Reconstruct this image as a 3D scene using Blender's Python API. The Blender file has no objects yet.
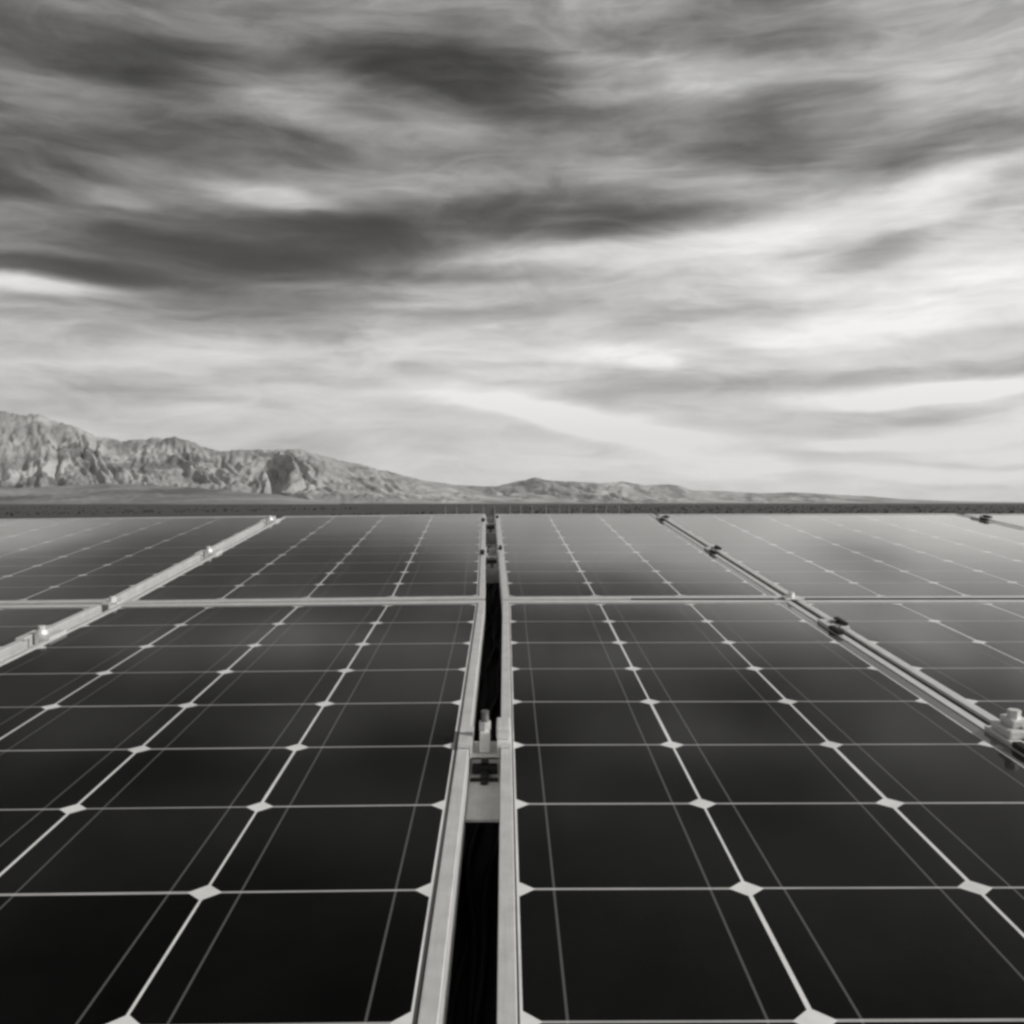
import bpy, bmesh, math, random
from mathutils import Vector, Matrix, noise
random.seed(4)
sc = bpy.context.scene
C = sc.collection
F = 1035.0            # focal length in pixels of a 1024 px picture
HC = 1.60             # camera height above the ground
PITCH = math.atan(9 / F)
# ------------------------------------------------------------------ camera
cd = bpy.data.cameras.new('camera'); cam = bpy.data.objects.new('camera', cd); C.objects.link(cam)
cd.sensor_width = 36; cd.lens = 36 * F / 1024; cd.clip_start = .02; cd.clip_end = 60000
cam.location = (0, 0, HC); cam.rotation_euler = (math.pi/2 - PITCH, 0, 0)
sc.camera = cam
sc.view_settings.view_transform = 'Standard'; sc.view_settings.look = 'None'
sc.view_settings.exposure = .22; sc.view_settings.gamma = 1
sc.render.resolution_x = sc.render.resolution_y = 1024
try:
    sc.cycles.filter_width = 2.9
    sc.cycles.volume_bounces = 0
except Exception: pass
cp, sp = math.cos(PITCH), math.sin(PITCH)
def cam2w(x, ydown, z):      # camera right / down / forward -> world direction
    return Vector((x, z*cp - ydown*sp, -z*sp - ydown*cp))

# ------------------------------------------------------------------ node helpers
class NT:
    def __init__(s, tree): s.t = tree; s.n = tree.nodes; s.l = tree.links
    def node(s, typ, **kw):
        n = s.n.new(typ)
        for k, v in kw.items(): setattr(n, k, v)
        return n
    def put(s, sock, v):
        if isinstance(v, bpy.types.NodeSocket): s.l.new(v, sock)
        else: sock.default_value = v
    def m(s, op, a, b=None, c=None, clamp=False):
        n = s.n.new('ShaderNodeMath'); n.operation = op; n.use_clamp = clamp
        s.put(n.inputs[0], a)
        if b is not None: s.put(n.inputs[1], b)
        if c is not None: s.put(n.inputs[2], c)
        return n.outputs[0]
    def ramp(s, f, pts):
        n = s.n.new('ShaderNodeValToRGB'); s.l.new(f, n.inputs[0]); e = n.color_ramp.elements
        n.color_ramp.interpolation = 'EASE' if len(pts) < 3 else 'LINEAR'
        while len(e) < len(pts): e.new(.5)
        for i, (p, v) in enumerate(pts): e[i].position = p; e[i].color = (v, v, v, 1)
        return n.outputs[0]
    def noise(s, vec, scale, detail=4, rough=.5, dist=0):
        n = s.n.new('ShaderNodeTexNoise'); n.inputs['Scale'].default_value = scale
        n.inputs['Detail'].default_value = detail; n.inputs['Roughness'].default_value = rough
        n.inputs['Distortion'].default_value = dist
        if vec is not None: s.l.new(vec, n.inputs['Vector'])
        return n.outputs[0]
    def mapping(s, vec, loc=(0,0,0), rot=(0,0,0), scale=(1,1,1), typ='POINT'):
        n = s.n.new('ShaderNodeMapping'); n.vector_type = typ; s.l.new(vec, n.inputs[0])
        n.inputs['Location'].default_value = loc; n.inputs['Rotation'].default_value = rot; n.inputs['Scale'].default_value = scale
        return n.outputs[0]
    def comb(s, x, y, z=0.0):
        n = s.n.new('ShaderNodeCombineXYZ')
        for i, v in enumerate((x, y, z)): s.put(n.inputs[i], v)
        return n.outputs[0]
    def sep(s, v):
        n = s.n.new('ShaderNodeSeparateXYZ'); s.l.new(v, n.inputs[0]); return n.outputs
    def mix(s, f, a, b):
        n = s.n.new('ShaderNodeMix'); n.data_type = 'FLOAT'
        s.put(n.inputs[0], f); s.put(n.inputs[2], a); s.put(n.inputs[3], b)
        return n.outputs[0]
def material(name, rough=.5, metal=0.0, col=.5):
    m = bpy.data.materials.new(name); m.use_nodes = True
    t = NT(m.node_tree); b = m.node_tree.nodes['Principled BSDF']
    b.inputs['Roughness'].default_value = rough; b.inputs['Metallic'].default_value = metal
    b.inputs['Base Color'].default_value = (col, col*.992, col*.975, 1)
    return m, t, b
def grey(t, v):      # value -> slightly warm grey colour
    n = t.n.new('ShaderNodeCombineColor')
    t.l.new(v, n.inputs[0]); t.l.new(t.m('MULTIPLY', v, .992), n.inputs[1]); t.l.new(t.m('MULTIPLY', v, .975), n.inputs[2])
    return n.outputs[0]

# ------------------------------------------------------------------ world: monochrome sky with wind-drawn cloud
SUN_EL, SUN_AZ = math.radians(36), math.radians(103)      # azimuth measured from +Y towards +X
w = bpy.data.worlds.new('World'); sc.world = w; w.use_nodes = True
T = NT(w.node_tree)
bg = w.node_tree.nodes['Background']
tc = T.node('ShaderNodeTexCoord')
sx, sy, sz = T.sep(tc.outputs['Generated'])
az = T.m('ARCTAN2', sx, sy); el = T.m('ARCSINE', T.m('MULTIPLY', sz, .99999))
AE = T.comb(az, el)
def pxdir(x, y):
    d = cam2w((x-512)/F, (y-512)/F, 1).normalized()
    return math.atan2(d.x, d.y), math.asin(d.z)
# gentle domain warp, so cloud edges are ragged and drawn out sideways
wv = T.mapping(AE, scale=(3.0, 9.0, 1), loc=(3.1, 1.7, 0))
wn = T.node('ShaderNodeTexNoise'); wn.inputs['Scale'].default_value = 1.0; wn.inputs['Detail'].default_value = 7
wn.inputs['Roughness'].default_value = .55
T.l.new(wv, wn.inputs['Vector'])
wr = T.node('ShaderNodeVectorMath', operation='SUBTRACT'); T.l.new(wn.outputs['Color'], wr.inputs[0]); wr.inputs[1].default_value = (.5, .5, .5)
ws = T.node('ShaderNodeVectorMath', operation='MULTIPLY'); T.l.new(wr.outputs[0], ws.inputs[0]); ws.inputs[1].default_value = (.13, .035, 0)
wa = T.node('ShaderNodeVectorMath', operation='ADD'); T.l.new(AE, wa.inputs[0]); T.l.new(ws.outputs[0], wa.inputs[1])
W = wa.outputs[0]
# base tone by elevation (display-space values, turned to light at the end)
elr = T.m('MULTIPLY', el, 1/1.0)
def e_of(y): return pxdir(512, y)[1]
base = T.ramp(elr, [(0, .88), (max(e_of(480),0), .89), (e_of(400), .81), (e_of(300), .73), (e_of(225), .60), (e_of(120), .53), (e_of(0), .54), (.60, .30), (1.0, .30)])
side = T.m('MULTIPLY', T.m('MINIMUM', T.m('MAXIMUM', az, -.5), .5), T.ramp(elr, [(0, .05), (.1, .1), (.2, .26), (.45, .27), (.8, .1)]))
acc = T.m('ADD', base, side)
B = [ # x, y, half width, half height, turn in degrees (rising to the right positive), strength
 (430,76,105,32,-3,-.33),(560,98,80,28,-4,-.13),(190,66,120,22,0,-.13),(70,40,150,25,0,-.09),(25,178,75,20,3,-.20),
 (150,120,110,30,-14,-.10),(290,140,80,22,-18,-.10),(110,150,160,30,0,-.05),
 (270,235,160,26,2,-.26),(230,285,170,48,3,-.20),(50,268,110,11,0,-.26),(90,245,160,22,0,-.10),(575,212,120,24,0,-.27),(700,222,110,12,3,-.14),
 (420,226,110,20,0,-.16),
 (730,140,90,30,-8,-.14),(810,130,80,42,0,-.14),(560,135,90,22,4,-.06),(955,143,100,20,9,-.27),(775,22,90,34,0,-.16),(900,30,120,22,0,-.06),(640,40,70,18,-4,-.06),
 (850,262,60,14,24,-.08),(920,238,110,13,14,-.08),(960,338,120,12,2,-.09),(910,372,200,10,2,-.13),(690,392,150,14,4,-.09),(600,372,90,10,0,-.07),
 (480,270,90,9,0,-.16),(470,312,110,9,3,-.09),(860,420,150,14,0,-.09),(330,262,120,14,0,-.06),(60,395,170,18,0,-.06),(240,385,150,12,0,-.05),(560,318,120,16,0,-.06),
 (262,190,62,12,-6,.25),(25,284,75,9,-2,.30),(275,80,70,13,-6,.12),(75,92,80,20,0,.13),(395,98,90,12,-14,.14),(300,108,140,14,-8,.08),(65,180,60,9,-12,.14),(450,185,110,14,0,.06),
 (630,78,150,22,0,.11),(900,60,160,18,0,.07),(900,95,170,14,4,.06),(945,178,55,30,30,.17),(850,205,130,22,14,.12),(740,242,180,18,4,.10),(980,215,110,20,14,.05),
 (640,352,70,11,0,.15),(655,361,26,8,0,.14),(830,335,80,16,0,.18),(860,300,120,22,-20,.10),(980,300,90,26,0,.12),(960,262,70,16,0,.10),
 (500,402,120,13,-8,.14),(620,432,130,14,-12,.17),(560,424,90,8,-14,.10),(900,392,130,9,3,.19),(985,386,80,9,0,.12),(950,430,110,10,5,.17),(990,408,80,10,0,.10),
 (100,325,150,20,-3,.04),(40,368,120,16,0,.06),(300,360,170,14,0,.05),(420,330,130,20,0,.07),(300,395,110,8,0,.06),(560,262,120,12,0,.08),(180,412,60,9,0,.10),(760,460,260,16,0,.07),(960,470,110,8,0,.08),(900,398,90,5,4,.14),(880,440,110,5,3,.10),(990,450,80,5,0,.10),(700,440,120,6,-3,.08),(930,412,60,5,6,-.10),(780,450,120,6,0,-.07),(900,455,140,6,0,-.08),(560,350,100,6,3,.06),(780,310,120,7,3,-.08),(950,318,90,6,2,-.07),(530,372,70,7,0,.10),
 # outside the frame, where the glass looks
 (300,-150,260,60,4,-.10),(760,-120,260,50,-6,.06),(-250,120,240,60,0,-.08),(1250,80,240,60,6,.10),(500,-330,420,60,3,-.08)]
for (x, y, rx, ry, rot, s_) in B:
    a, e = pxdir(x, y); k = math.cos(math.atan((x-512)/F))
    k2 = 1.75
    v = T.mapping(W, loc=(a, e, 0), rot=(0, 0, math.radians(rot)), scale=(rx/F*k*k2*k, ry/F*k2*k, 1), typ='TEXTURE')
    g = T.node('ShaderNodeTexGradient', gradient_type='SPHERICAL'); T.l.new(v, g.inputs[0])
    mr = T.node('ShaderNodeMapRange', interpolation_type='SMOOTHERSTEP'); T.l.new(g.outputs[1], mr.inputs[0])
    mr.inputs[1].default_value = 0; mr.inputs[2].default_value = .85; mr.inputs[3].default_value = 0; mr.inputs[4].default_value = s_
    acc = T.m('ADD', acc, mr.outputs[0])
# long streaks and finer wisps
n1 = T.noise(T.mapping(W, scale=(3.2, 17, 1), rot=(0, 0, .05)), 1.6, 5, .5, .2)
n2 = T.noise(T.mapping(W, scale=(4, 60, 1), rot=(0, 0, -.03)), 1.5, 4, .55)
n3 = T.noise(T.mapping(W, scale=(8, 22, 1), rot=(0, 0, .30)), 1.4, 6, .52, .5)
n4 = T.noise(T.mapping(W, scale=(11, 46, 1), rot=(0, 0, -.22), loc=(4, 9, 0)), 1.7, 6, .56, .7)
n5 = T.m('MULTIPLY', T.m('ABSOLUTE', T.m('SUBTRACT', T.noise(T.mapping(W, scale=(4.5, 19, 1), rot=(0, 0, .18), loc=(1, 3, 0)), 1.5, 7, .6, .6), .5)), 1.0)
for n_, amp in ((n1, .26), (n2, .14), (n3, .13), (n4, .10)):
    acc = T.m('ADD', acc, T.m('MULTIPLY', T.m('SUBTRACT', n_, .5), amp))
acc = T.m('ADD', acc, T.m('MULTIPLY', T.m('SUBTRACT', .07, n5), .55))
acc = T.m('MINIMUM', acc, T.m('ADD', T.m('MULTIPLY', acc, .72), .225))
acc = T.m('MINIMUM', T.m('MAXIMUM', acc, .12), .96)
cloud = T.m('POWER', T.m('MAXIMUM', T.m('SUBTRACT', T.m('MULTIPLY', acc, 1.07), .05), .08), 2.25)
sky = T.node('ShaderNodeTexSky', sky_type='NISHITA', sun_disc=False, sun_elevation=SUN_EL, sun_rotation=SUN_AZ)
bw = T.node('ShaderNodeRGBToBW'); T.l.new(sky.outputs[0], bw.inputs[0])
tot = T.mix(.93, T.m('MULTIPLY', bw.outputs[0], .09), cloud)
# tone below the horizon is plain ground bounce
T.l.new(grey(T, tot), bg.inputs['Color']); bg.inputs['Strength'].default_value = 1.0
sl = bpy.data.lights.new('sun', 'SUN'); sun = bpy.data.objects.new('sun', sl); C.objects.link(sun)
sl.energy = 2.4; sl.angle = math.radians(8); sl.color = (1, .985, .96)
sd = Vector((math.sin(SUN_AZ)*math.cos(SUN_EL), math.cos(SUN_AZ)*math.cos(SUN_EL), math.sin(SUN_EL)))
sun.rotation_euler = sd.to_track_quat('Z', 'Y').to_euler()

# ------------------------------------------------------------------ materials
def m_alu(name, c=.62, r=.42, metal=.75):
    m, t, b = material(name, r, metal, c)
    g = t.node('ShaderNodeTexCoord').outputs['Object']
    n = t.noise(t.mapping(g, scale=(60, 3, 60)), 6, 4, .6)
    n2_ = t.noise(g, 35, 5, .65)
    v = t.m('MULTIPLY', t.m('ADD', t.m('MULTIPLY', n, .35), t.m('ADD', t.m('MULTIPLY', n2_, .5), .58)), c)
    t.l.new(grey(t, v), b.inputs['Base Color'])
    t.l.new(t.m('ADD', t.m('MULTIPLY', n2_, .25), r-.12), b.inputs['Roughness'])
    return m
M_FRAME = m_alu('anodised_aluminium', .80, .45, .35)
M_STEEL = m_alu('galvanised_steel', .42, .5, .7)
M_CLAMP = m_alu('clamp_aluminium', .82, .5, .4)
M_RUBBER_SHADE, _t, _b = material('black_rubber_and_shade', .7, 0, .012)  # rubber parts, and the black that stands in for shade in gaps
M_CABLE, _t, _b = material('black_cable_jacket', .6, 0, .012)
M_BOLT = m_alu('bolt_steel', .30, .35, .8)
def m_cells():
    m, t, b = material('glass_over_cells', .06, 0, .01)
    uv = t.node('ShaderNodeUVMap').outputs[0]
    obj = t.node('ShaderNodeTexCoord').outputs['Object']
    u, v, _ = t.sep(uv)
    jit = t.node('ShaderNodeTexWhiteNoise', noise_dimensions='3D')
    t.l.new(t.comb(t.m('FLOOR', u), t.m('FLOOR', v), t.m('ADD', t.node('ShaderNodeObjectInfo').outputs['Random'], 7)), jit.inputs['Vector'])
    jx, jy, _z = t.sep(jit.outputs['Color'])
    fu = t.m('ABSOLUTE', t.m('ADD', t.m('SUBTRACT', t.m('FRACT', t.m('ADD', u, 10)), .5), t.m('MULTIPLY', t.m('SUBTRACT', jx, .5), .007)))
    fv = t.m('ABSOLUTE', t.m('ADD', t.m('SUBTRACT', t.m('FRACT', t.m('ADD', v, 10)), .5), t.m('MULTIPLY', t.m('SUBTRACT', jy, .5), .006)))
    colg = t.m('GREATER_THAN', fu, .5-.0085)
    rowg = t.m('GREATER_THAN', fv, .5-.0088)
    dia = t.m('GREATER_THAN', t.m('ADD', fu, fv), 1-.078)
    gap = t.m('MAXIMUM', t.m('MULTIPLY', t.m('MAXIMUM', colg, dia), 1.0), t.m('MULTIPLY', rowg, .55))
    bus = t.m('LESS_THAN', t.m('ABSOLUTE', t.m('SUBTRACT', fu, .34)), .0052)
    info = t.node('ShaderNodeObjectInfo').outputs['Random']
    wn_ = t.node('ShaderNodeTexWhiteNoise', noise_dimensions='3D')
    t.l.new(t.comb(t.m('FLOOR', u), t.m('FLOOR', v), info), wn_.inputs['Vector'])
    shade = t.m('ADD', t.m('MULTIPLY', wn_.outputs[0], .006), .0015)
    mott = t.noise(t.mapping(obj, scale=(1, 1, 1)), 9, 6, .6)
    shade = t.m('MULTIPLY', shade, t.m('ADD', t.m('MULTIPLY', mott, 1.4), .3))
    c = t.mix(bus, shade, .11)
    c = t.mix(gap, c, t.m('ADD', t.m('MULTIPLY', t.noise(obj, 14, 5, .65), .7), .50, clamp=True))
    # thin dust film: smears and specks
    d1 = t.noise(t.mapping(obj, scale=(1.2, .6, 1)), 3.0, 6, .62, .4)
    d2 = t.noise(obj, 90, 3, .7)
    dust = t.m('MULTIPLY', t.m('MULTIPLY', t.m('MAXIMUM', t.m('SUBTRACT', d1, .38), 0), t.m('ADD', d2, .5)), .075, clamp=True)
    c = t.mix(dust, c, .30)
    t.l.new(grey(t, c), b.inputs['Base Color'])
    t.l.new(t.m('ADD', t.m('MULTIPLY', d1, .12), .07), b.inputs['Roughness'])
    b.inputs['Specular IOR Level'].default_value = 0
    lw = t.node('ShaderNodeLayerWeight'); lw.inputs[0].default_value = .5
    R = t.m('ADD', t.m('MULTIPLY', t.m('POWER', lw.outputs['Facing'], 8.8), 1.75), .018, clamp=True)
    gl = t.node('ShaderNodeBsdfGlossy'); gl.inputs['Color'].default_value = (.97, .965, .95, 1)
    t.l.new(t.m('ADD', t.m('MULTIPLY', d1, .09), .05), gl.inputs['Roughness'])
    wav = t.noise(t.mapping(obj, scale=(1, .5, 1)), 2.2, 2, .5)
    bp = t.node('ShaderNodeBump'); bp.inputs['Strength'].default_value = .35; bp.inputs['Distance'].default_value = .004
    t.l.new(wav, bp.inputs['Height']); t.l.new(bp.outputs[0], gl.inputs['Normal'])
    mx = t.node('ShaderNodeMixShader'); out = m.node_tree.nodes['Material Output']
    t.l.new(R, mx.inputs[0]); t.l.new(b.outputs[0], mx.inputs[1]); t.l.new(gl.outputs[0], mx.inputs[2]); t.l.new(mx.outputs[0], out.inputs['Surface'])
    return m
M_CELLS = m_cells()
M_MARGIN, _t, _b = material('backsheet_under_glass', .12, 0, .10)
M_BACK, _t, _b = material('white_backsheet', .6, 0, .55)

# ------------------------------------------------------------------ mesh helpers
def box(bm, x0, x1, y0, y1, z0, z1, bev=0):
    r = bmesh.ops.create_cube(bm, size=1)
    vs = r['verts']
    for v in vs:
        v.co = Vector((x0+(v.co.x+.5)*(x1-x0), y0+(v.co.y+.5)*(y1-y0), z0+(v.co.z+.5)*(z1-z0)))
    if bev:
        es = {e for v in vs for e in v.link_edges}
        bmesh.ops.bevel(bm, geom=list(es), offset=bev, segments=2, affect='EDGES', profile=.6)
def cyl(bm, x, y, z0, z1, r, n=20, r2=None):
    g = bmesh.ops.create_cone(bm, cap_ends=True, segments=n, radius1=r, radius2=r if r2 is None else r2, depth=z1-z0)
    for v in g['verts']: v.co += Vector((x, y, (z0+z1)/2))
def extrude_profile(bm, prof, p0, p1, right, up):
    a = [bm.verts.new(p0 + right*x + up*y) for x, y in prof]; b = [bm.verts.new(p1 + right*x + up*y) for x, y in prof]
    n = len(prof)
    for i in range(n): bm.faces.new((a[i], a[(i+1) % n], b[(i+1) % n], b[i]))
    bm.faces.new(a[::-1]); bm.faces.new(b)
def obj(name, bm, mat, parent=None, smooth=False):
    bmesh.ops.recalc_face_normals(bm, faces=bm.faces[:])
    me = bpy.data.meshes.new(name); bm.to_mesh(me); bm.free()
    for mm in (mat if isinstance(mat, (list, tuple)) else [mat]): me.materials.append(mm)
    if smooth:
        for p in me.polygons: p.use_smooth = True
    o = bpy.data.objects.new(name, me); C.objects.link(o)
    if parent: o.parent = parent
    return o
def empty(name, mat4, label=None, cat=None, group=None):
    o = bpy.data.objects.new(name, None); C.objects.link(o); o.matrix_world = mat4; o.empty_display_size = .1
    if label: o['label'] = label
    if cat: o['category'] = cat
    if group: o['group'] = group
    return o
def dup(root, mat4, label, group):
    r = root.copy(); C.objects.link(r); r.matrix_world = mat4; r['label'] = label; r['group'] = group
    for ch in list(root.children):
        c = ch.copy(); C.objects.link(c); c.parent = r
        for g in ch.children:
            d = g.copy(); C.objects.link(d); d.parent = c
    return r

# ------------------------------------------------------------------ the tilted array planes
H = .32
CAM = Vector((0, 0, HC))
def frame_axes(vx, vy, roll=0):
    ev = cam2w((vx-512)/F, (vy-512)/F, 1).normalized()
    eu = Vector((1, 0, 0)); eu = (eu - ev*eu.dot(ev)).normalized()
    if roll: eu = (Matrix.Rotation(roll, 3, ev) @ eu).normalized()
    return eu, ev, eu.cross(ev).normalized()
eu1, ev1, en1 = frame_axes(505, 420)
eul, evl, enl = frame_axes(505, 420, -.009)     # left half lies a touch lower at its outer side
P0 = CAM - en1*H
def M4(o, x, y, z):
    m = Matrix((( x.x, y.x, z.x, o.x), (x.y, y.y, z.y, o.y), (x.z, y.z, z.z, o.z), (0, 0, 0, 1)))
    return m
def v_of_y(y):
    th = math.atan(92/F); k = (y-512)/F
    return H*(math.cos(th) - k*math.sin(th))/(math.sin(th) + k*math.cos(th))
PITCHY = .158
V0 = v_of_y(1020)
VROW = lambda n: V0 + n*PITCHY
V_TOP = VROW(8) + .010 + .022              # outer top edge of the lower modules
SEAM = .018
V_UP = V_TOP + SEAM
LIP, DEPTH, MY = .011, .040, .010
V_BOT = VROW(-2) - MY - .022
NROW = 10
LIPY = .022
UPX, UPY, PU = 486, 408, .143

def plen(py): return NROW*py + 2*MY + 2*LIPY
def make_panel(ncol, pitch, ml, mr, mat4, label, group, py):
    """origin: lower left outer corner, top of the frame at z=0"""
    Wd = ncol*pitch + ml + mr + 2*LIP; LEN = plen(py)
    t = empty('solar_panel', mat4, label, 'solar panel', group)
    bm = bmesh.new()
    # hollow extruded frame: lip on top, wall outside, flange at the bottom, mitred into one ring
    prof = [(0, 0), (LIP, 0), (LIP, -.0016), (.0022, -.0018), (.0022, -DEPTH+.002), (.024, -DEPTH+.002), (.024, -DEPTH), (0, -DEPTH)]
    # tiny outside groove that catches the light
    prof = [(0, -.0006), (.0006, 0), (LIP-.0005, 0), (LIP, -.0005), (LIP, -.0022), (.0022, -.0024), (.0022, -DEPTH+.002), (.024, -DEPTH+.002), (.024, -DEPTH), (0, -DEPTH), (0, -.0135), (.0008, -.013), (.0008, -.0115), (0, -.011)]
    corners = [(0, 0, 1, 1), (Wd, 0, -1, 1), (Wd, LEN, -1, -1), (0, LEN, 1, -1)]
    rings = [[bm.verts.new((cx+sx_*a, cy+sy_*a*(2 if a > .009 and a < .02 else 1), b)) for a, b in prof] for cx, cy, sx_, sy_ in corners]
    n = len(prof)
    for k in range(4):
        a, b = rings[k], rings[(k+1) % 4]
        for i in range(n): bm.faces.new((a[i], a[(i+1) % n], b[(i+1) % n], b[i]))
    obj('frame', bm, M_FRAME, t)
    # laminate: cells seen through glass, tucked 1.2 mm under the lip
    x0, x1 = LIP+ml, LIP+ml+ncol*pitch; y0, y1 = LIPY+MY, LIPY+MY+NROW*py; z = -.0012
    bm = bmesh.new(); uvl = bm.loops.layers.uv.new('UVMap')
    xs = [LIP-.0004, x0, x1, Wd-LIP+.0004]; ys = [LIPY-.0014, y0, y1, LEN-LIPY+.0014]
    g = [[bm.verts.new((x, y, z)) for x in xs] for y in ys]
    for j in range(3):
        for i in range(3):
            f = bm.faces.new((g[j][i], g[j][i+1], g[j+1][i+1], g[j+1][i])); f.material_index = 0 if i == j == 1 else 1
            for lp in f.loops: lp[uvl].uv = ((lp.vert.co.x-x0)/pitch, (lp.vert.co.y-y0)/py)
    obj('cell_sheet', bm, [M_CELLS, M_MARGIN], t)
    bm = bmesh.new(); g = [bm.verts.new(p) for p in ((.003, .003, -.0062), (Wd-.003, .003, -.0062), (Wd-.003, LEN-.003, -.0062), (.003, LEN-.003, -.0062))]
    bm.faces.new(g[::-1])
    obj('backsheet', bm, M_BACK, t)
    bm = bmesh.new(); box(bm, Wd/2-.055, Wd/2+.055, LEN-.24, LEN-.13, -.028, -.0064, .003)
    obj('junction_box', bm, M_RUBBER_SHADE, t)
    return t, Wd
GRP = 'framed solar panels of the tilted array'
# lateral outer edges (metres from the vanishing line)
cl_r = -.0360                               # panel left of the central gap, its right edge
specC = dict(ncol=4, pitch=.156, ml=.001, mr=.003)
wC = 4*.156 + .004 + 2*LIP
uC = cl_r - wC
specB = dict(ncol=6, pitch=.156, ml=.001, mr=.001)
wB = 6*.156 + .002 + 2*LIP
uB = uC - .030 - wB
uA = uB - .030 - wB
specD = dict(ncol=3, pitch=.158, ml=.0015, mr=.015)
wD = 3*.158 + .0165 + 2*LIP
uD = -.0046
specE = dict(ncol=6, pitch=.158, ml=.001, mr=.001)
wE = 6*.158 + .002 + 2*LIP
uE = uD + wD + .011
uF = uE + wE + .022
def place(spec, u, v, up, left, label):
    ax = (eul, evl, enl) if left else (eu1, ev1, en1)
    o = P0 + ax[0]*u + ax[1]*v
    if up:
        e2 = frame_axes(UPX, UPY, -.009 if left else 0)
        # upper panels sit a hair steeper and are swung a degree: turn about their own lower edge
        ww = spec['ncol']*spec['pitch'] + spec['ml'] + spec['mr'] + 2*LIP
        c = o + ax[0]*ww/2
        o = c - e2[0]*ww/2
        ax = e2
    make_panel(mat4=M4(o, *ax), label=label, group=GRP, py=PU if up else PITCHY, **spec)
place(specC, uC, V_BOT, 0, 1, 'large dark solar panel filling the foreground left of the central gap')
place(specD, uD, V_BOT, 0, 0, 'large dark solar panel filling the foreground right of the central gap')
place(specB, uB, V_BOT, 0, 1, 'dark solar panel cut off at the left edge, below the cross seam')
place(specE, uE, V_BOT, 0, 0, 'grey shining solar panel cut off at the right edge, below the cross seam')
place(specC, uC, V_UP, 1, 1, 'dull grey solar panel above the cross seam, just left of the central gap')
place(specD, uD, V_UP, 1, 0, 'pale grey solar panel above the cross seam, just right of the central gap')
place(specB, uB, V_UP, 1, 1, 'dark panel with slanting pale lines above the cross seam at the left')
place(specE, uE, V_UP, 1, 0, 'widest pale panel above the cross seam, right of the bracketed dark groove')
place(specB, uA, V_UP, 1, 1, 'sliver of solar panel at the far left edge under the mountain')
place(specE, uF, V_UP, 1, 0, 'sliver of solar panel past the dark clamp at the far right edge')

V_LOW = V_BOT - SEAM - plen(PITCHY)
place(specC, uC, V_LOW, 0, 1, 'solar panel of the row behind the viewer, left of the central gap')
place(specD, uD, V_LOW, 0, 0, 'solar panel of the row behind the viewer, right of the central gap')
place(specB, uB, V_LOW, 0, 1, 'solar panel of the row behind the viewer, far left')
place(specE, uE, V_LOW, 0, 0, 'solar panel of the row behind the viewer, far right')
place(specB, uA, V_BOT, 0, 1, 'solar panel beyond the left edge, below the cross seam')
place(specE, uF, V_BOT, 0, 0, 'solar panel beyond the right edge, below the cross seam')
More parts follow.
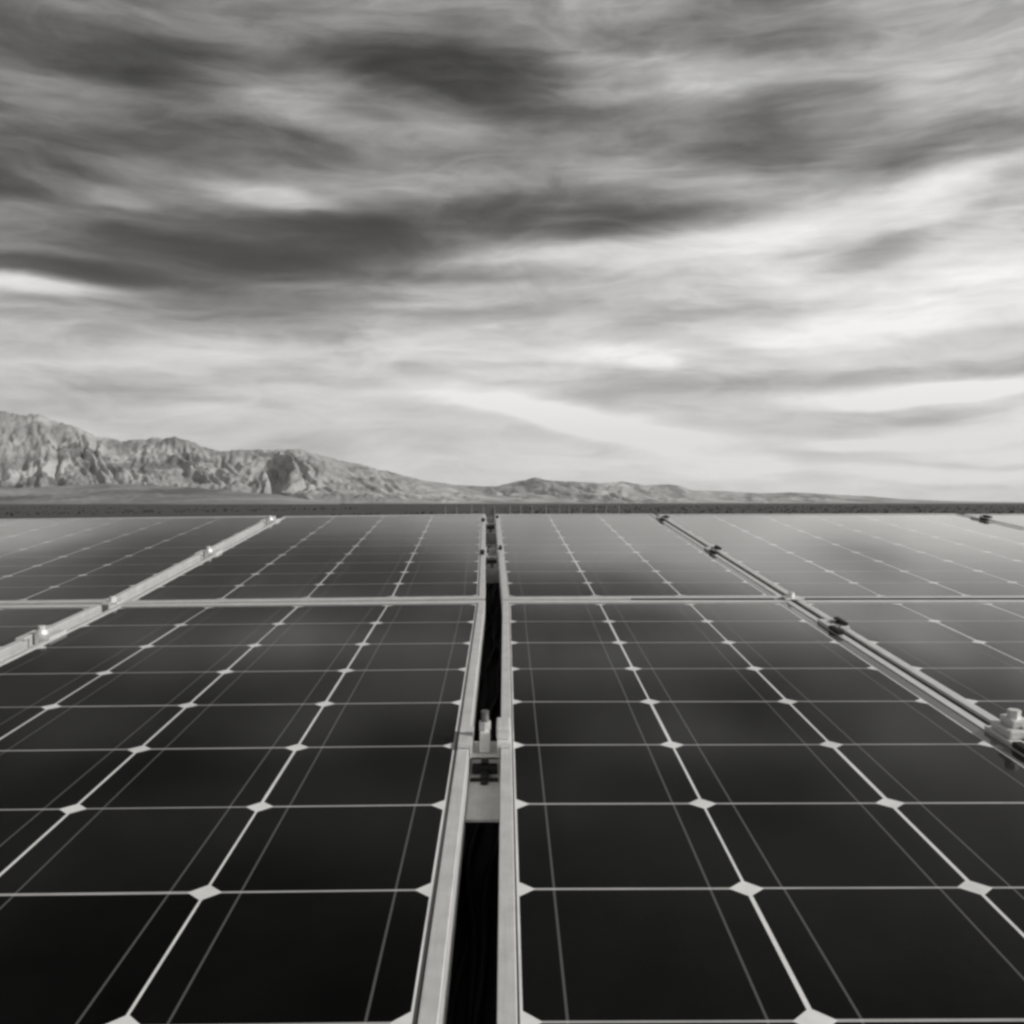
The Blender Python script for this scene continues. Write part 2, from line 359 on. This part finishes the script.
# ------------------------------------------------------------------ clamps
def clamp_mesh(gap, rubber, tall=1.0):
    """origin at the middle of the gap, top of the frames at z=0"""
    t = empty('clamp', Matrix(), 'x', 'clamp', 'clamps that hold the panels down')
    g = gap/2
    bm = bmesh.new()
    # hat shaped top plate with turned-down channel in the gap
    box(bm, -g-.0105, -g+.0035, -.030, .030, .0004, .0044, .0008)
    box(bm, g-.0035, g+.0105, -.030, .030, .0004, .0044, .0008)
    if tall == 1.0: box(bm, g-.0040, g+.0098, -.016, .022, .0046, .0165, .002)
    box(bm, -g+.0008, -g+.0034, -.0125, .0295, -.0152, .0003)
    box(bm, g-.0034, g-.0008, -.0125, .0295, -.0152, .0003)
    box(bm, -g+.0036, g-.0036, -.0120, .0295, -.0150, -.0115)
    obj('top_plate', bm, M_CLAMP, t)
    bm = bmesh.new()
    hw = min(.0085, g+.004)*(.62 if tall == 1.0 else 1)
    if tall < 1 and not rubber:
        cyl(bm, 0, .001, -.0113, .0050, .0098, 24); cyl(bm, 0, .001, .0050, .0100, .0098, 24, .0075); cyl(bm, 0, .001, .0100, .0125, .0075, 24, .0040)
    elif rubber and tall == 1.0:
        box(bm, -.0135, .0150, -.020, .022, .0046, .0130, .002); box(bm, -.0075, .0110, -.012, .016, .0131, .0210, .002)
    else: box(bm, -hw, hw, -.010, .012, -.0113, .0100*tall, .0015)
    obj('spacer_block', bm, M_FRAME if (tall == 1.0 and not rubber) else (M_BOLT if rubber and tall < 1 else M_CLAMP), t)
    if tall == 1.0 and g > .012:
        bm = bmesh.new(); box(bm, -g+.0006, g-.0006, -.134, .028, -.0330, -.0300, .0004); pl = obj('lit_rail_plate', bm, M_CLAMP, t)  # added pale plate, raised to catch light in place of the rail below
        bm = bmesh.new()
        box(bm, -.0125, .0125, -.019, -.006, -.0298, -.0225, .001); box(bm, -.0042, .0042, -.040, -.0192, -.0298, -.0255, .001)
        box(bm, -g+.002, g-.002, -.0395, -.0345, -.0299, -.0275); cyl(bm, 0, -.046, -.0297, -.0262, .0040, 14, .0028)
        obj('bolt_and_shadow', bm, M_RUBBER_SHADE, pl)  # black T stands for the bolt and the clamp's shadow
    bm = bmesh.new()
    cyl(bm, 0, .001, -.058, (.0100*tall+.0190*tall**2) if not (rubber and tall == 1.0) else .024, .0040, 16)
    bo = obj('bolt', bm, M_BOLT, t)
    bm = bmesh.new()
    k = .0100*tall if not (rubber and tall == 1.0) else .0210; k = max(k, .0126) if (tall < 1 and not rubber) else k; cyl(bm, 0, .001, k+.0001, k+.008*(1 if tall == 1.0 else .5), .0066*(1 if tall == 1.0 else .8), 6)
    obj('nut', bm, M_BOLT if (rubber and tall < 1) else M_FRAME, bo)
    bm = bmesh.new()
    box(bm, -g+.004, g-.004, -.012, .012, -.030, -.024, .001)
    if not (tall == 1.0 and g > .012): obj('lower_plate', bm, M_RUBBER_SHADE, t)
    else: bm.free()
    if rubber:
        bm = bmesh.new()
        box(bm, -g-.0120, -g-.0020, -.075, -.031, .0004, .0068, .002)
        obj('rubber_pad', bm, M_RUBBER_SHADE, t); bm = bmesh.new()
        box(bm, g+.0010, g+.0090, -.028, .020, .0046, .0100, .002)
        obj('rubber_pad', bm, M_RUBBER_SHADE, t)
    return t
def tag_clamp(o, label): o['label'] = label; o['category'] = 'clamp'; o['group'] = 'clamps that hold the panels down'
def gap_pos(which):     # (u of gap centre, gap width, left frame?)
    if which == 'BC': return uC-.015, .030, True
    if which == 'CD': return (cl_r+uD)/2, uD-cl_r, False
    if which == 'DE': return uE-.0055, .011, False
    if which == 'EF': return uF-.011, .022, False
    if which == 'AB': return uB-.015, .030, True
VU = lambda n: V_UP + (n-8.2)*PITCHY     # along the upper panels, counted in cells
def clamp_matrix(which, n):
    u, g, left = gap_pos(which)
    ax = (eul, evl, enl) if left else (eu1, ev1, en1)
    if n < 8.3: return M4(P0 + ax[0]*u + ax[1]*VROW(n), *ax)
    e2 = frame_axes(UPX, UPY, -.009 if left else 0)
    o = P0 + ax[0]*u + ax[1]*V_UP
    return M4(o + e2[1]*(VU(n)-V_UP), *e2)
N1, N2, N3, N4 = 3.10, 6.75, 12.2, 16.7
protos = {}
def clamp(which, n, label, rubber=False):
    tall = 1.0 if n == N1 else .45
    key = (round(gap_pos(which)[1], 4), rubber, tall)
    if key not in protos:
        t = clamp_mesh(gap_pos(which)[1], rubber, tall); protos[key] = t; t.matrix_world = clamp_matrix(which, n)
    else:
        t = dup(protos[key], clamp_matrix(which, n), label, '')
    tag_clamp(t, label)
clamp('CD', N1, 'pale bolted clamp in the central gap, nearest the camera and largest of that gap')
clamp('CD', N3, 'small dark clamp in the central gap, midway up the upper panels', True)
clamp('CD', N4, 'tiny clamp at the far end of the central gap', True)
clamp('BC', N1, 'pale clamp on the left groove, lowest of that groove')
clamp('BC', 6.45, 'pale round topped clamp on the left groove, just below the cross seam')
clamp('BC', N3, 'small pale clamp on the left groove, midway up the upper panels')
clamp('BC', N4, 'tiny bright clamp at the top end of the left groove')
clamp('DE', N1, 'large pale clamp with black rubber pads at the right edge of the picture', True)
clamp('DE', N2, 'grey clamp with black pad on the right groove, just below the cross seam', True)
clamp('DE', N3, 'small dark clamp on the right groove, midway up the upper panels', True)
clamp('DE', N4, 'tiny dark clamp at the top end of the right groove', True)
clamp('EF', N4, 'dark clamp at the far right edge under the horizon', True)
clamp('AB', N4, 'tiny clamp at the far left edge under the mountain')
# splice bolts at the crossings of grooves and seam
def splice(which, label):
    u, g, left = gap_pos(which); ax = (eul, evl, enl) if left else (eu1, ev1, en1)
    t = empty('splice_bolt', M4(P0 + ax[0]*u + ax[1]*(V_TOP+SEAM/2), *ax), label, 'bolt', 'bolts where the seams cross')
    bm = bmesh.new(); box(bm, -.014, .014, -.016, .016, .0006, .0035, .0008); obj('washer_plate', bm, M_CLAMP, t)
    bm = bmesh.new(); cyl(bm, 0, 0, .0036, .0105, .0065, 6); cyl(bm, 0, 0, .0106, .0125, .005, 20); obj('bolt_head', bm, M_CLAMP, t)
splice('BC', 'small bright bolt where the left groove meets the cross seam')
splice('DE', 'small bright bolt where the right groove meets the cross seam')

# added black strips standing in for the shade inside groove and seam
def gap_shade(mat4, w_, l_, label, z=-.0035):
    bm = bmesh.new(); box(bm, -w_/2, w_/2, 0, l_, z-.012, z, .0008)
    o = obj('shade_strip', bm, M_RUBBER_SHADE); o.matrix_world = mat4; o['label'] = label; o['category'] = 'shade strip'; o['group'] = 'black strips standing in for shade between the panels'
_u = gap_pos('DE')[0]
gap_shade(M4(P0 + eu1*_u + ev1*V_BOT, eu1, ev1, en1), .0100, plen(PITCHY), 'black strip standing in for shade in the right groove, nearer half below the cross seam')
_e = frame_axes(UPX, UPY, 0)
gap_shade(M4(P0 + eu1*_u + ev1*V_UP, *_e), .0100, plen(PU), 'black strip standing in for shade in the right groove, farther half above the cross seam')
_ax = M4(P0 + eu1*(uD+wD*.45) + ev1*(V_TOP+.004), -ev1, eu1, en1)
gap_shade(M4(P0 + eu1*(uD+wD*.45) + ev1*(V_TOP+SEAM/2), -ev1, eu1, en1), .0100, wD*.5, 'short black strip standing in for shade in the cross seam left of the right groove', .0010)
gap_shade(M4(P0 + eu1*(uE+.02) + ev1*(V_TOP+SEAM/2), -ev1, eu1, en1), .0100, wE-.03, 'long black strip standing in for shade in the cross seam right of the right groove', .0010)
# ------------------------------------------------------------------ mounting rack under the panels
rk = empty('mounting_rack', Matrix.Translation((0, 1.6, 0)), 'galvanised steel rack of rails and posts under the tilted solar panels', 'mounting rack')
def local(p): return p - Vector((0, 1.6, 0))
def rail(n, u0, u1, left, ww=.050, hh=.034, drop=.0405):
    mm = clamp_matrix('CD', n) if not left else None
    ax = (eul, evl, enl) if left else (eu1, ev1, en1)
    if n < 8.3: o = P0 + ax[1]*VROW(n); e = ax
    else:
        e = frame_axes(UPX, UPY, -.009 if left else 0); o = P0 + ax[1]*V_UP + e[1]*(VU(n)-V_UP)
    bm = bmesh.new()
    a = ww/2; k = .0045
    prof = [(-a, 0), (-k, 0), (-k, -.006), (-k*2, -.006), (-k*2, -.010), (k*2, -.010), (k*2, -.006), (k, -.006), (k, 0), (a, 0), (a, -hh), (-a, -hh)]
    extrude_profile(bm, prof, local(o + e[0]*u0 - e[2]*drop), local(o + e[0]*u1 - e[2]*drop), e[1], e[2])
    obj('rail', bm, M_FRAME, rk)
rail(N1, uB+.05, .045, True); rail(N1, .046, uE+wE-.05, False)
rail(N2, uB+.05, cl_r-.012, True); rail(N2, uD+.012, uE+wE-.05, False)
rail(-1.0, uB+.05, .045, True); rail(-1.0, .046, uE+wE-.05, False)
rail(N3, uA+.05, .045, True); rail(N3, .046, uF+wE-.05, False)
rail(N4, uA+.05, .045, True); rail(N4, .046, uF+wE-.05, False)
_o = P0 + eu1*((cl_r+uD)/2) - en1*.088
bm = bmesh.new()
prof = [(-.035, .0), (-.032, 0), (-.032, -.042), (.032, -.042), (.032, 0), (.035, 0), (.035, -.045), (-.035, -.045)]
extrude_profile(bm, prof, local(_o + ev1*(V_BOT+.05)), local(_o + ev1*(V_TOP+1.2)), eu1, en1)
obj('added_dark_tray', bm, M_RUBBER_SHADE, rk)  # added black tray, with cables, hides the lit ground below the central gap
for q in range(4):
    bm = bmesh.new(); pts = []
    for i in range(160):
        v_ = V_BOT+.06 + (V_TOP+1.0-V_BOT)*i/159
        uu = -.020 + q*.0125 + .006*math.sin(v_*9+q*2.1) + .003*math.sin(v_*23+q); ww_ = -.034 + .003*q + .004*math.sin(v_*13+q*1.3)
        pts.append(local(_o + ev1*v_ + eu1*uu + en1*ww_))
    rings_ = [[bm.verts.new(p + (eu1*math.cos(a) + en1*math.sin(a))*.0038) for a in [k*math.pi/4 for k in range(8)]] for p in pts]
    for a_, b_ in zip(rings_, rings_[1:]):
        for k in range(8): bm.faces.new((a_[k], a_[(k+1) % 8], b_[(k+1) % 8], b_[k]))
    obj('cable', bm, M_CABLE, rk, True)
for u in (-1.9, -.62, .30, 1.35):
    left = u < 0; ax = (eul, evl, enl) if left else (eu1, ev1, en1)
    e = frame_axes(UPX, UPY, -.009 if left else 0)
    a = P0 + ax[0]*u + ax[1]*(V_BOT+.1) - ax[2]*.098
    bm = bmesh.new()
    m_ = P0 + ax[0]*u + ax[1]*V_UP - ax[2]*.098
    b = m_ + e[1]*(plen(PU)-.1)
    prof = [(-.03, 0), (.03, 0), (.03, -.003), (-.027, -.003), (-.027, -.077), (.03, -.077), (.03, -.08), (-.03, -.08)]
    extrude_profile(bm, prof, local(a), local(m_ - ax[1]*.02), ax[0], ax[2])
    extrude_profile(bm, prof, local(m_ - ax[1]*.018), local(b), e[0], e[2])
    obj('beam', bm, M_STEEL, rk)
    for k, y_ in ((0, .25), (1, 2.85)):
        top = a + (b-a)*((y_-a.y)/(b.y-a.y))
        bm = bmesh.new(); q = local(top)
        box(bm, q.x+.036, q.x+.042, q.y-.05, q.y+.05, 0, q.z+.02)
        box(bm, q.x+.0425, q.x+.10, q.y-.05, q.y-.045, 0, q.z-.03); box(bm, q.x+.0425, q.x+.10, q.y+.045, q.y+.05, 0, q.z-.03)
        obj('post', bm, M_STEEL, rk)

# ------------------------------------------------------------------ ground
def m_ground():
    m, t, b = material('desert_ground', .95, 0, .1)
    g = t.node('ShaderNodeTexCoord').outputs['Object']
    big = t.noise(t.mapping(g, scale=(.0012, .0005, 1)), 1, 6, .6)
    mid = t.noise(t.mapping(g, scale=(.05, .02, 1)), 1, 7, .65)
    fine = t.noise(g, 8, 6, .7)
    peb = t.noise(g, 60, 3, .7)
    v = t.m('ADD', t.m('MULTIPLY', big, .10), t.m('ADD', t.m('MULTIPLY', mid, .018), t.m('MULTIPLY', t.m('MULTIPLY', fine, peb), .04)))
    t.l.new(grey(t, v), b.inputs['Base Color'])
    bp = t.node('ShaderNodeBump'); bp.inputs['Strength'].default_value = .5; bp.inputs['Distance'].default_value = .03
    t.l.new(fine, bp.inputs['Height']); t.l.new(bp.outputs[0], b.inputs['Normal'])
    return m
bm = bmesh.new()
rs = [0, 3, 8, 20, 60, 200, 700, 2200, 6000, 13000]; NA = 96
ring = None; c0 = bm.verts.new((0, 0, 0))
for r in rs[1:]:
    nr = [bm.verts.new((r*math.cos(2*math.pi*i/NA), r*math.sin(2*math.pi*i/NA), 0)) for i in range(NA)]
    for i in range(NA):
        j = (i+1) % NA
        if ring is None: bm.faces.new((c0, nr[i], nr[j]))
        else: bm.faces.new((ring[i], nr[i], nr[j], ring[j]))
    ring = nr
g_o = obj('ground', bm, m_ground()); g_o['kind'] = 'structure'

# ------------------------------------------------------------------ mountains (real terrain, kilometres away)
def interp(pts, x):
    if x <= pts[0][0]: return pts[0][1]
    for (a, b), (c, d) in zip(pts, pts[1:]):
        if x <= c: return b + (d-b)*(x-a)/(c-a)
    return pts[-1][1]
def m_rock(name, lo, hi, patch):
    m, t, b = material(name, .95, 0, .3)
    g = t.node('ShaderNodeTexCoord').outputs['Object']
    a = t.noise(t.mapping(g, scale=(.004, .0016, .006)), 1, 7, .62, .6)
    c = t.noise(t.mapping(g, scale=(.0036, .0012, .0042), loc=(5, 2, 1)), 1, 5, .6, .3)
    v = t.ramp(a, [(.36, lo), (.5, (lo+hi)/2), (.62, hi)])
    pm = t.ramp(c, [(.55, 0), (.62, 1)])
    bwn = t.node('ShaderNodeRGBToBW'); t.l.new(v, bwn.inputs[0]); bw2 = t.node('ShaderNodeRGBToBW'); t.l.new(pm, bw2.inputs[0])
    v = t.mix(t.m('MULTIPLY', bw2.outputs[0], .75), bwn.outputs[0], patch)
    t.l.new(grey(t, v), b.inputs['Base Color'])
    return m
def fbm(x, y, z, o=5): return noise.fractal(Vector((x, y, z)), .9, 2.1, o)
def ridged(x, y, z):
    s = 0; a = 1; f = 1
    for i in range(4):
        s += a*(1-abs(noise.noise(Vector((x*f, y*f, z+i*3.7))))*2); a *= .48; f *= 2.1
    return s/1.85
def mountain(name, pts, Y0, YC, YE, px0, px1, step, ny, ero, freq, mat, seed, base=None):
    bm = bmesh.new(); cols = int((px1-px0)/step)+1
    grid = []
    for j in range(ny+1):
        t = j/ny; row = []
        for i in range(cols):
            px = px0 + i*step
            hpx = 503 - interp(pts, px)
            yc = YC*(1 + .10*fbm(px*.006, seed, 0, 3)); y0 = Y0*(1 + .12*fbm(px*.005, seed+9, 1, 3))
            if t < .72: tt = t/.72; Y = y0 + (yc-y0)*tt
            else: tt = 1 - (t-.72)/.28*1.0; Y = yc + (YE-yc)*(t-.72)/.28
            X0 = (px-512)/F
            crest = hpx/F*yc
            shape = (.22*tt + .78*tt**1.75) if t < .72 else max(tt, 0)**.8
            # spurs and gullies that run down the slope, wandering as they go
            xw = px*freq + 1.9*fbm(px*.014, tt*1.5, seed+4, 4) + tt*2.4
            rd = ridged(xw, tt*.55, seed)
            amp = .35 + 1.1*max(0, fbm(px*.011, 4.4, seed+7, 3)+.25)
            sh = shape + amp*ero*(rd-.52)*4*tt*(1-tt)*(.45+.55*tt) if t < .72 else shape
            z = crest*sh + crest*.040*fbm(px*.06, tt*6, seed+2)*min(1, 4*tt) + crest*.016*fbm(px*.25, tt*15, seed+5)*min(1, 3*tt)
            # never let a spur climb over the skyline
            zmax = hpx/F*Y*(1.0 + .02*fbm(px*.1, 2, seed)) if t < .72 else 1e9
            z = min(z, zmax) if t < .72 else z
            row.append(bm.verts.new((X0*Y, Y, max(z, -3) if 0 < t < 1 else -4)))
        grid.append(row)
    for j in range(ny):
        for i in range(cols-1): bm.faces.new((grid[j][i], grid[j][i+1], grid[j+1][i+1], grid[j+1][i]))
    o = obj(name, bm, mat, None, False); o['kind'] = 'structure'
    for p in o.data.polygons: p.use_smooth = True
    return o
ridge = [(-400,430),(-200,405),(-60,408),(0,411),(25,413),(42,414),(62,422),(85,430),(105,437),(122,441),(140,439),(158,437),(176,438),(192,441),(208,447),(220,451),(234,449),(262,449),(290,447),(306,450),(322,455),(345,460),(370,466),(398,474),(420,479),(445,483),(470,489),(500,496),(540,501),(600,503)]
mountain('mountain_range', ridge, 3000, 5200, 7000, -400, 600, 1.5, 170, .52, .043, m_rock('mountain_rock', .24, .58, .07), 3.3)
far = [(330,503),(380,492),(420,487),(450,484),(480,486),(497,486),(508,483),(522,480),(535,477),(548,480),(575,481),(600,483),(622,481),(645,485),(668,484),(682,486),(692,490),(730,491),(760,493),(790,492),(830,494),(870,496),(900,499),(960,501),(1024,502),(1200,500),(1400,498)]
mountain('distant_hills', far, 7000, 9000, 11000, 330, 1400, 2.2, 60, .6, .05, m_rock('distant_rock', .28, .60, .14), 8.1)
fan = [(-400,484),(-100,486),(0,488),(60,485),(110,482),(150,484),(200,487),(240,491),(280,494),(310,499),(340,503)]
mountain('foothills', fan, 1500, 2400, 3000, -400, 345, 2.5, 40, .25, .03, m_rock('foothill_scrub', .15, .38, .09), 5.7)

# ------------------------------------------------------------------ scrub on the plain
def m_scrub():
    m, t, b = material('dry_scrub', .9, 0, .06)
    n = t.noise(t.node('ShaderNodeTexCoord').outputs['Object'], .3, 4, .6)
    t.l.new(grey(t, t.m('ADD', t.m('MULTIPLY', n, .06), .018)), b.inputs['Base Color']); return m
bm = bmesh.new()
for k in range(7000):
    Y = 30*(600/30)**random.random(); X = (random.uniform(-700, 700))/F*Y
    s = random.uniform(.08, .24)*(1+Y/700)
    if X/Y < -.02 and noise.noise(Vector((X*.02, Y*.006, 0))) > -.05: continue
    for q in range(7):
        a = random.uniform(0, 6.28); rr = random.uniform(0, .8)*s; z = random.uniform(.1, 1)*s
        c = Vector((X+rr*math.cos(a)*1.4, Y+rr*math.sin(a), z*.8))
        d = Vector((random.gauss(0, 1), random.gauss(0, 1), random.gauss(0, 1))).normalized(); e = d.orthogonal().normalized()*s*.42; f = d.cross(e).normalized()*s*.42
        bm.faces.new([bm.verts.new(c+p) for p in (e, f, -e, -f)])
me = bpy.data.meshes.new('scrub'); bm.to_mesh(me); bm.free(); me.materials.append(m_scrub())
o = bpy.data.objects.new('scrub', me); C.objects.link(o); o['kind'] = 'stuff'; o['label'] = 'low dark desert scrub across the plain beyond the panels'; o['category'] = 'scrub'

# ------------------------------------------------------------------ pale post fence far out on the plain
FY = 118.0
fe = empty('fence', Matrix.Translation((-2, FY, 0)), 'distant fence of short pale posts in front of the hills', 'fence')
first = None
for i in range(15):
    px = 446 + i*12.4 + random.uniform(-2.2, 2.2)
    if first is None:
        bm = bmesh.new(); cyl(bm, 0, 0, 0, 1.32, .06, 10); box(bm, -.09, .09, -.09, .09, 1.321, 1.37)
        first = p = obj('post', bm, M_STEEL, fe)
    else:
        p = first.copy(); C.objects.link(p); p.parent = fe
    p.location = ((px-512)/F*FY+2, 0, 0)
for z in (.45, .85, 1.25):
    bm = bmesh.new(); x0 = (446-512)/F*FY+2; x1 = (446+14*12.4-512)/F*FY+2
    box(bm, x0, x1, -.086, -.074, z-.006, z+.006); obj('wire', bm, M_STEEL, fe)

# ------------------------------------------------------------------ haze
bm = bmesh.new(); box(bm, -14000, 14000, -14000, 14000, -6, 900)
hz = bpy.data.materials.new('haze_air'); hz.use_nodes = True; hz.node_tree.nodes.clear()
ou = hz.node_tree.nodes.new('ShaderNodeOutputMaterial'); pv = hz.node_tree.nodes.new('ShaderNodeVolumePrincipled')
pv.inputs['Color'].default_value = (.96, .955, .94, 1); pv.inputs['Density'].default_value = 4.5e-5; pv.inputs['Anisotropy'].default_value = .1
hz.node_tree.links.new(pv.outputs[0], ou.inputs['Volume'])
o = obj('haze', bm, hz); o['kind'] = 'stuff'; o['label'] = 'thin pale desert haze over the plain and mountains'; o['category'] = 'haze'
bpy.context.view_layer.update()
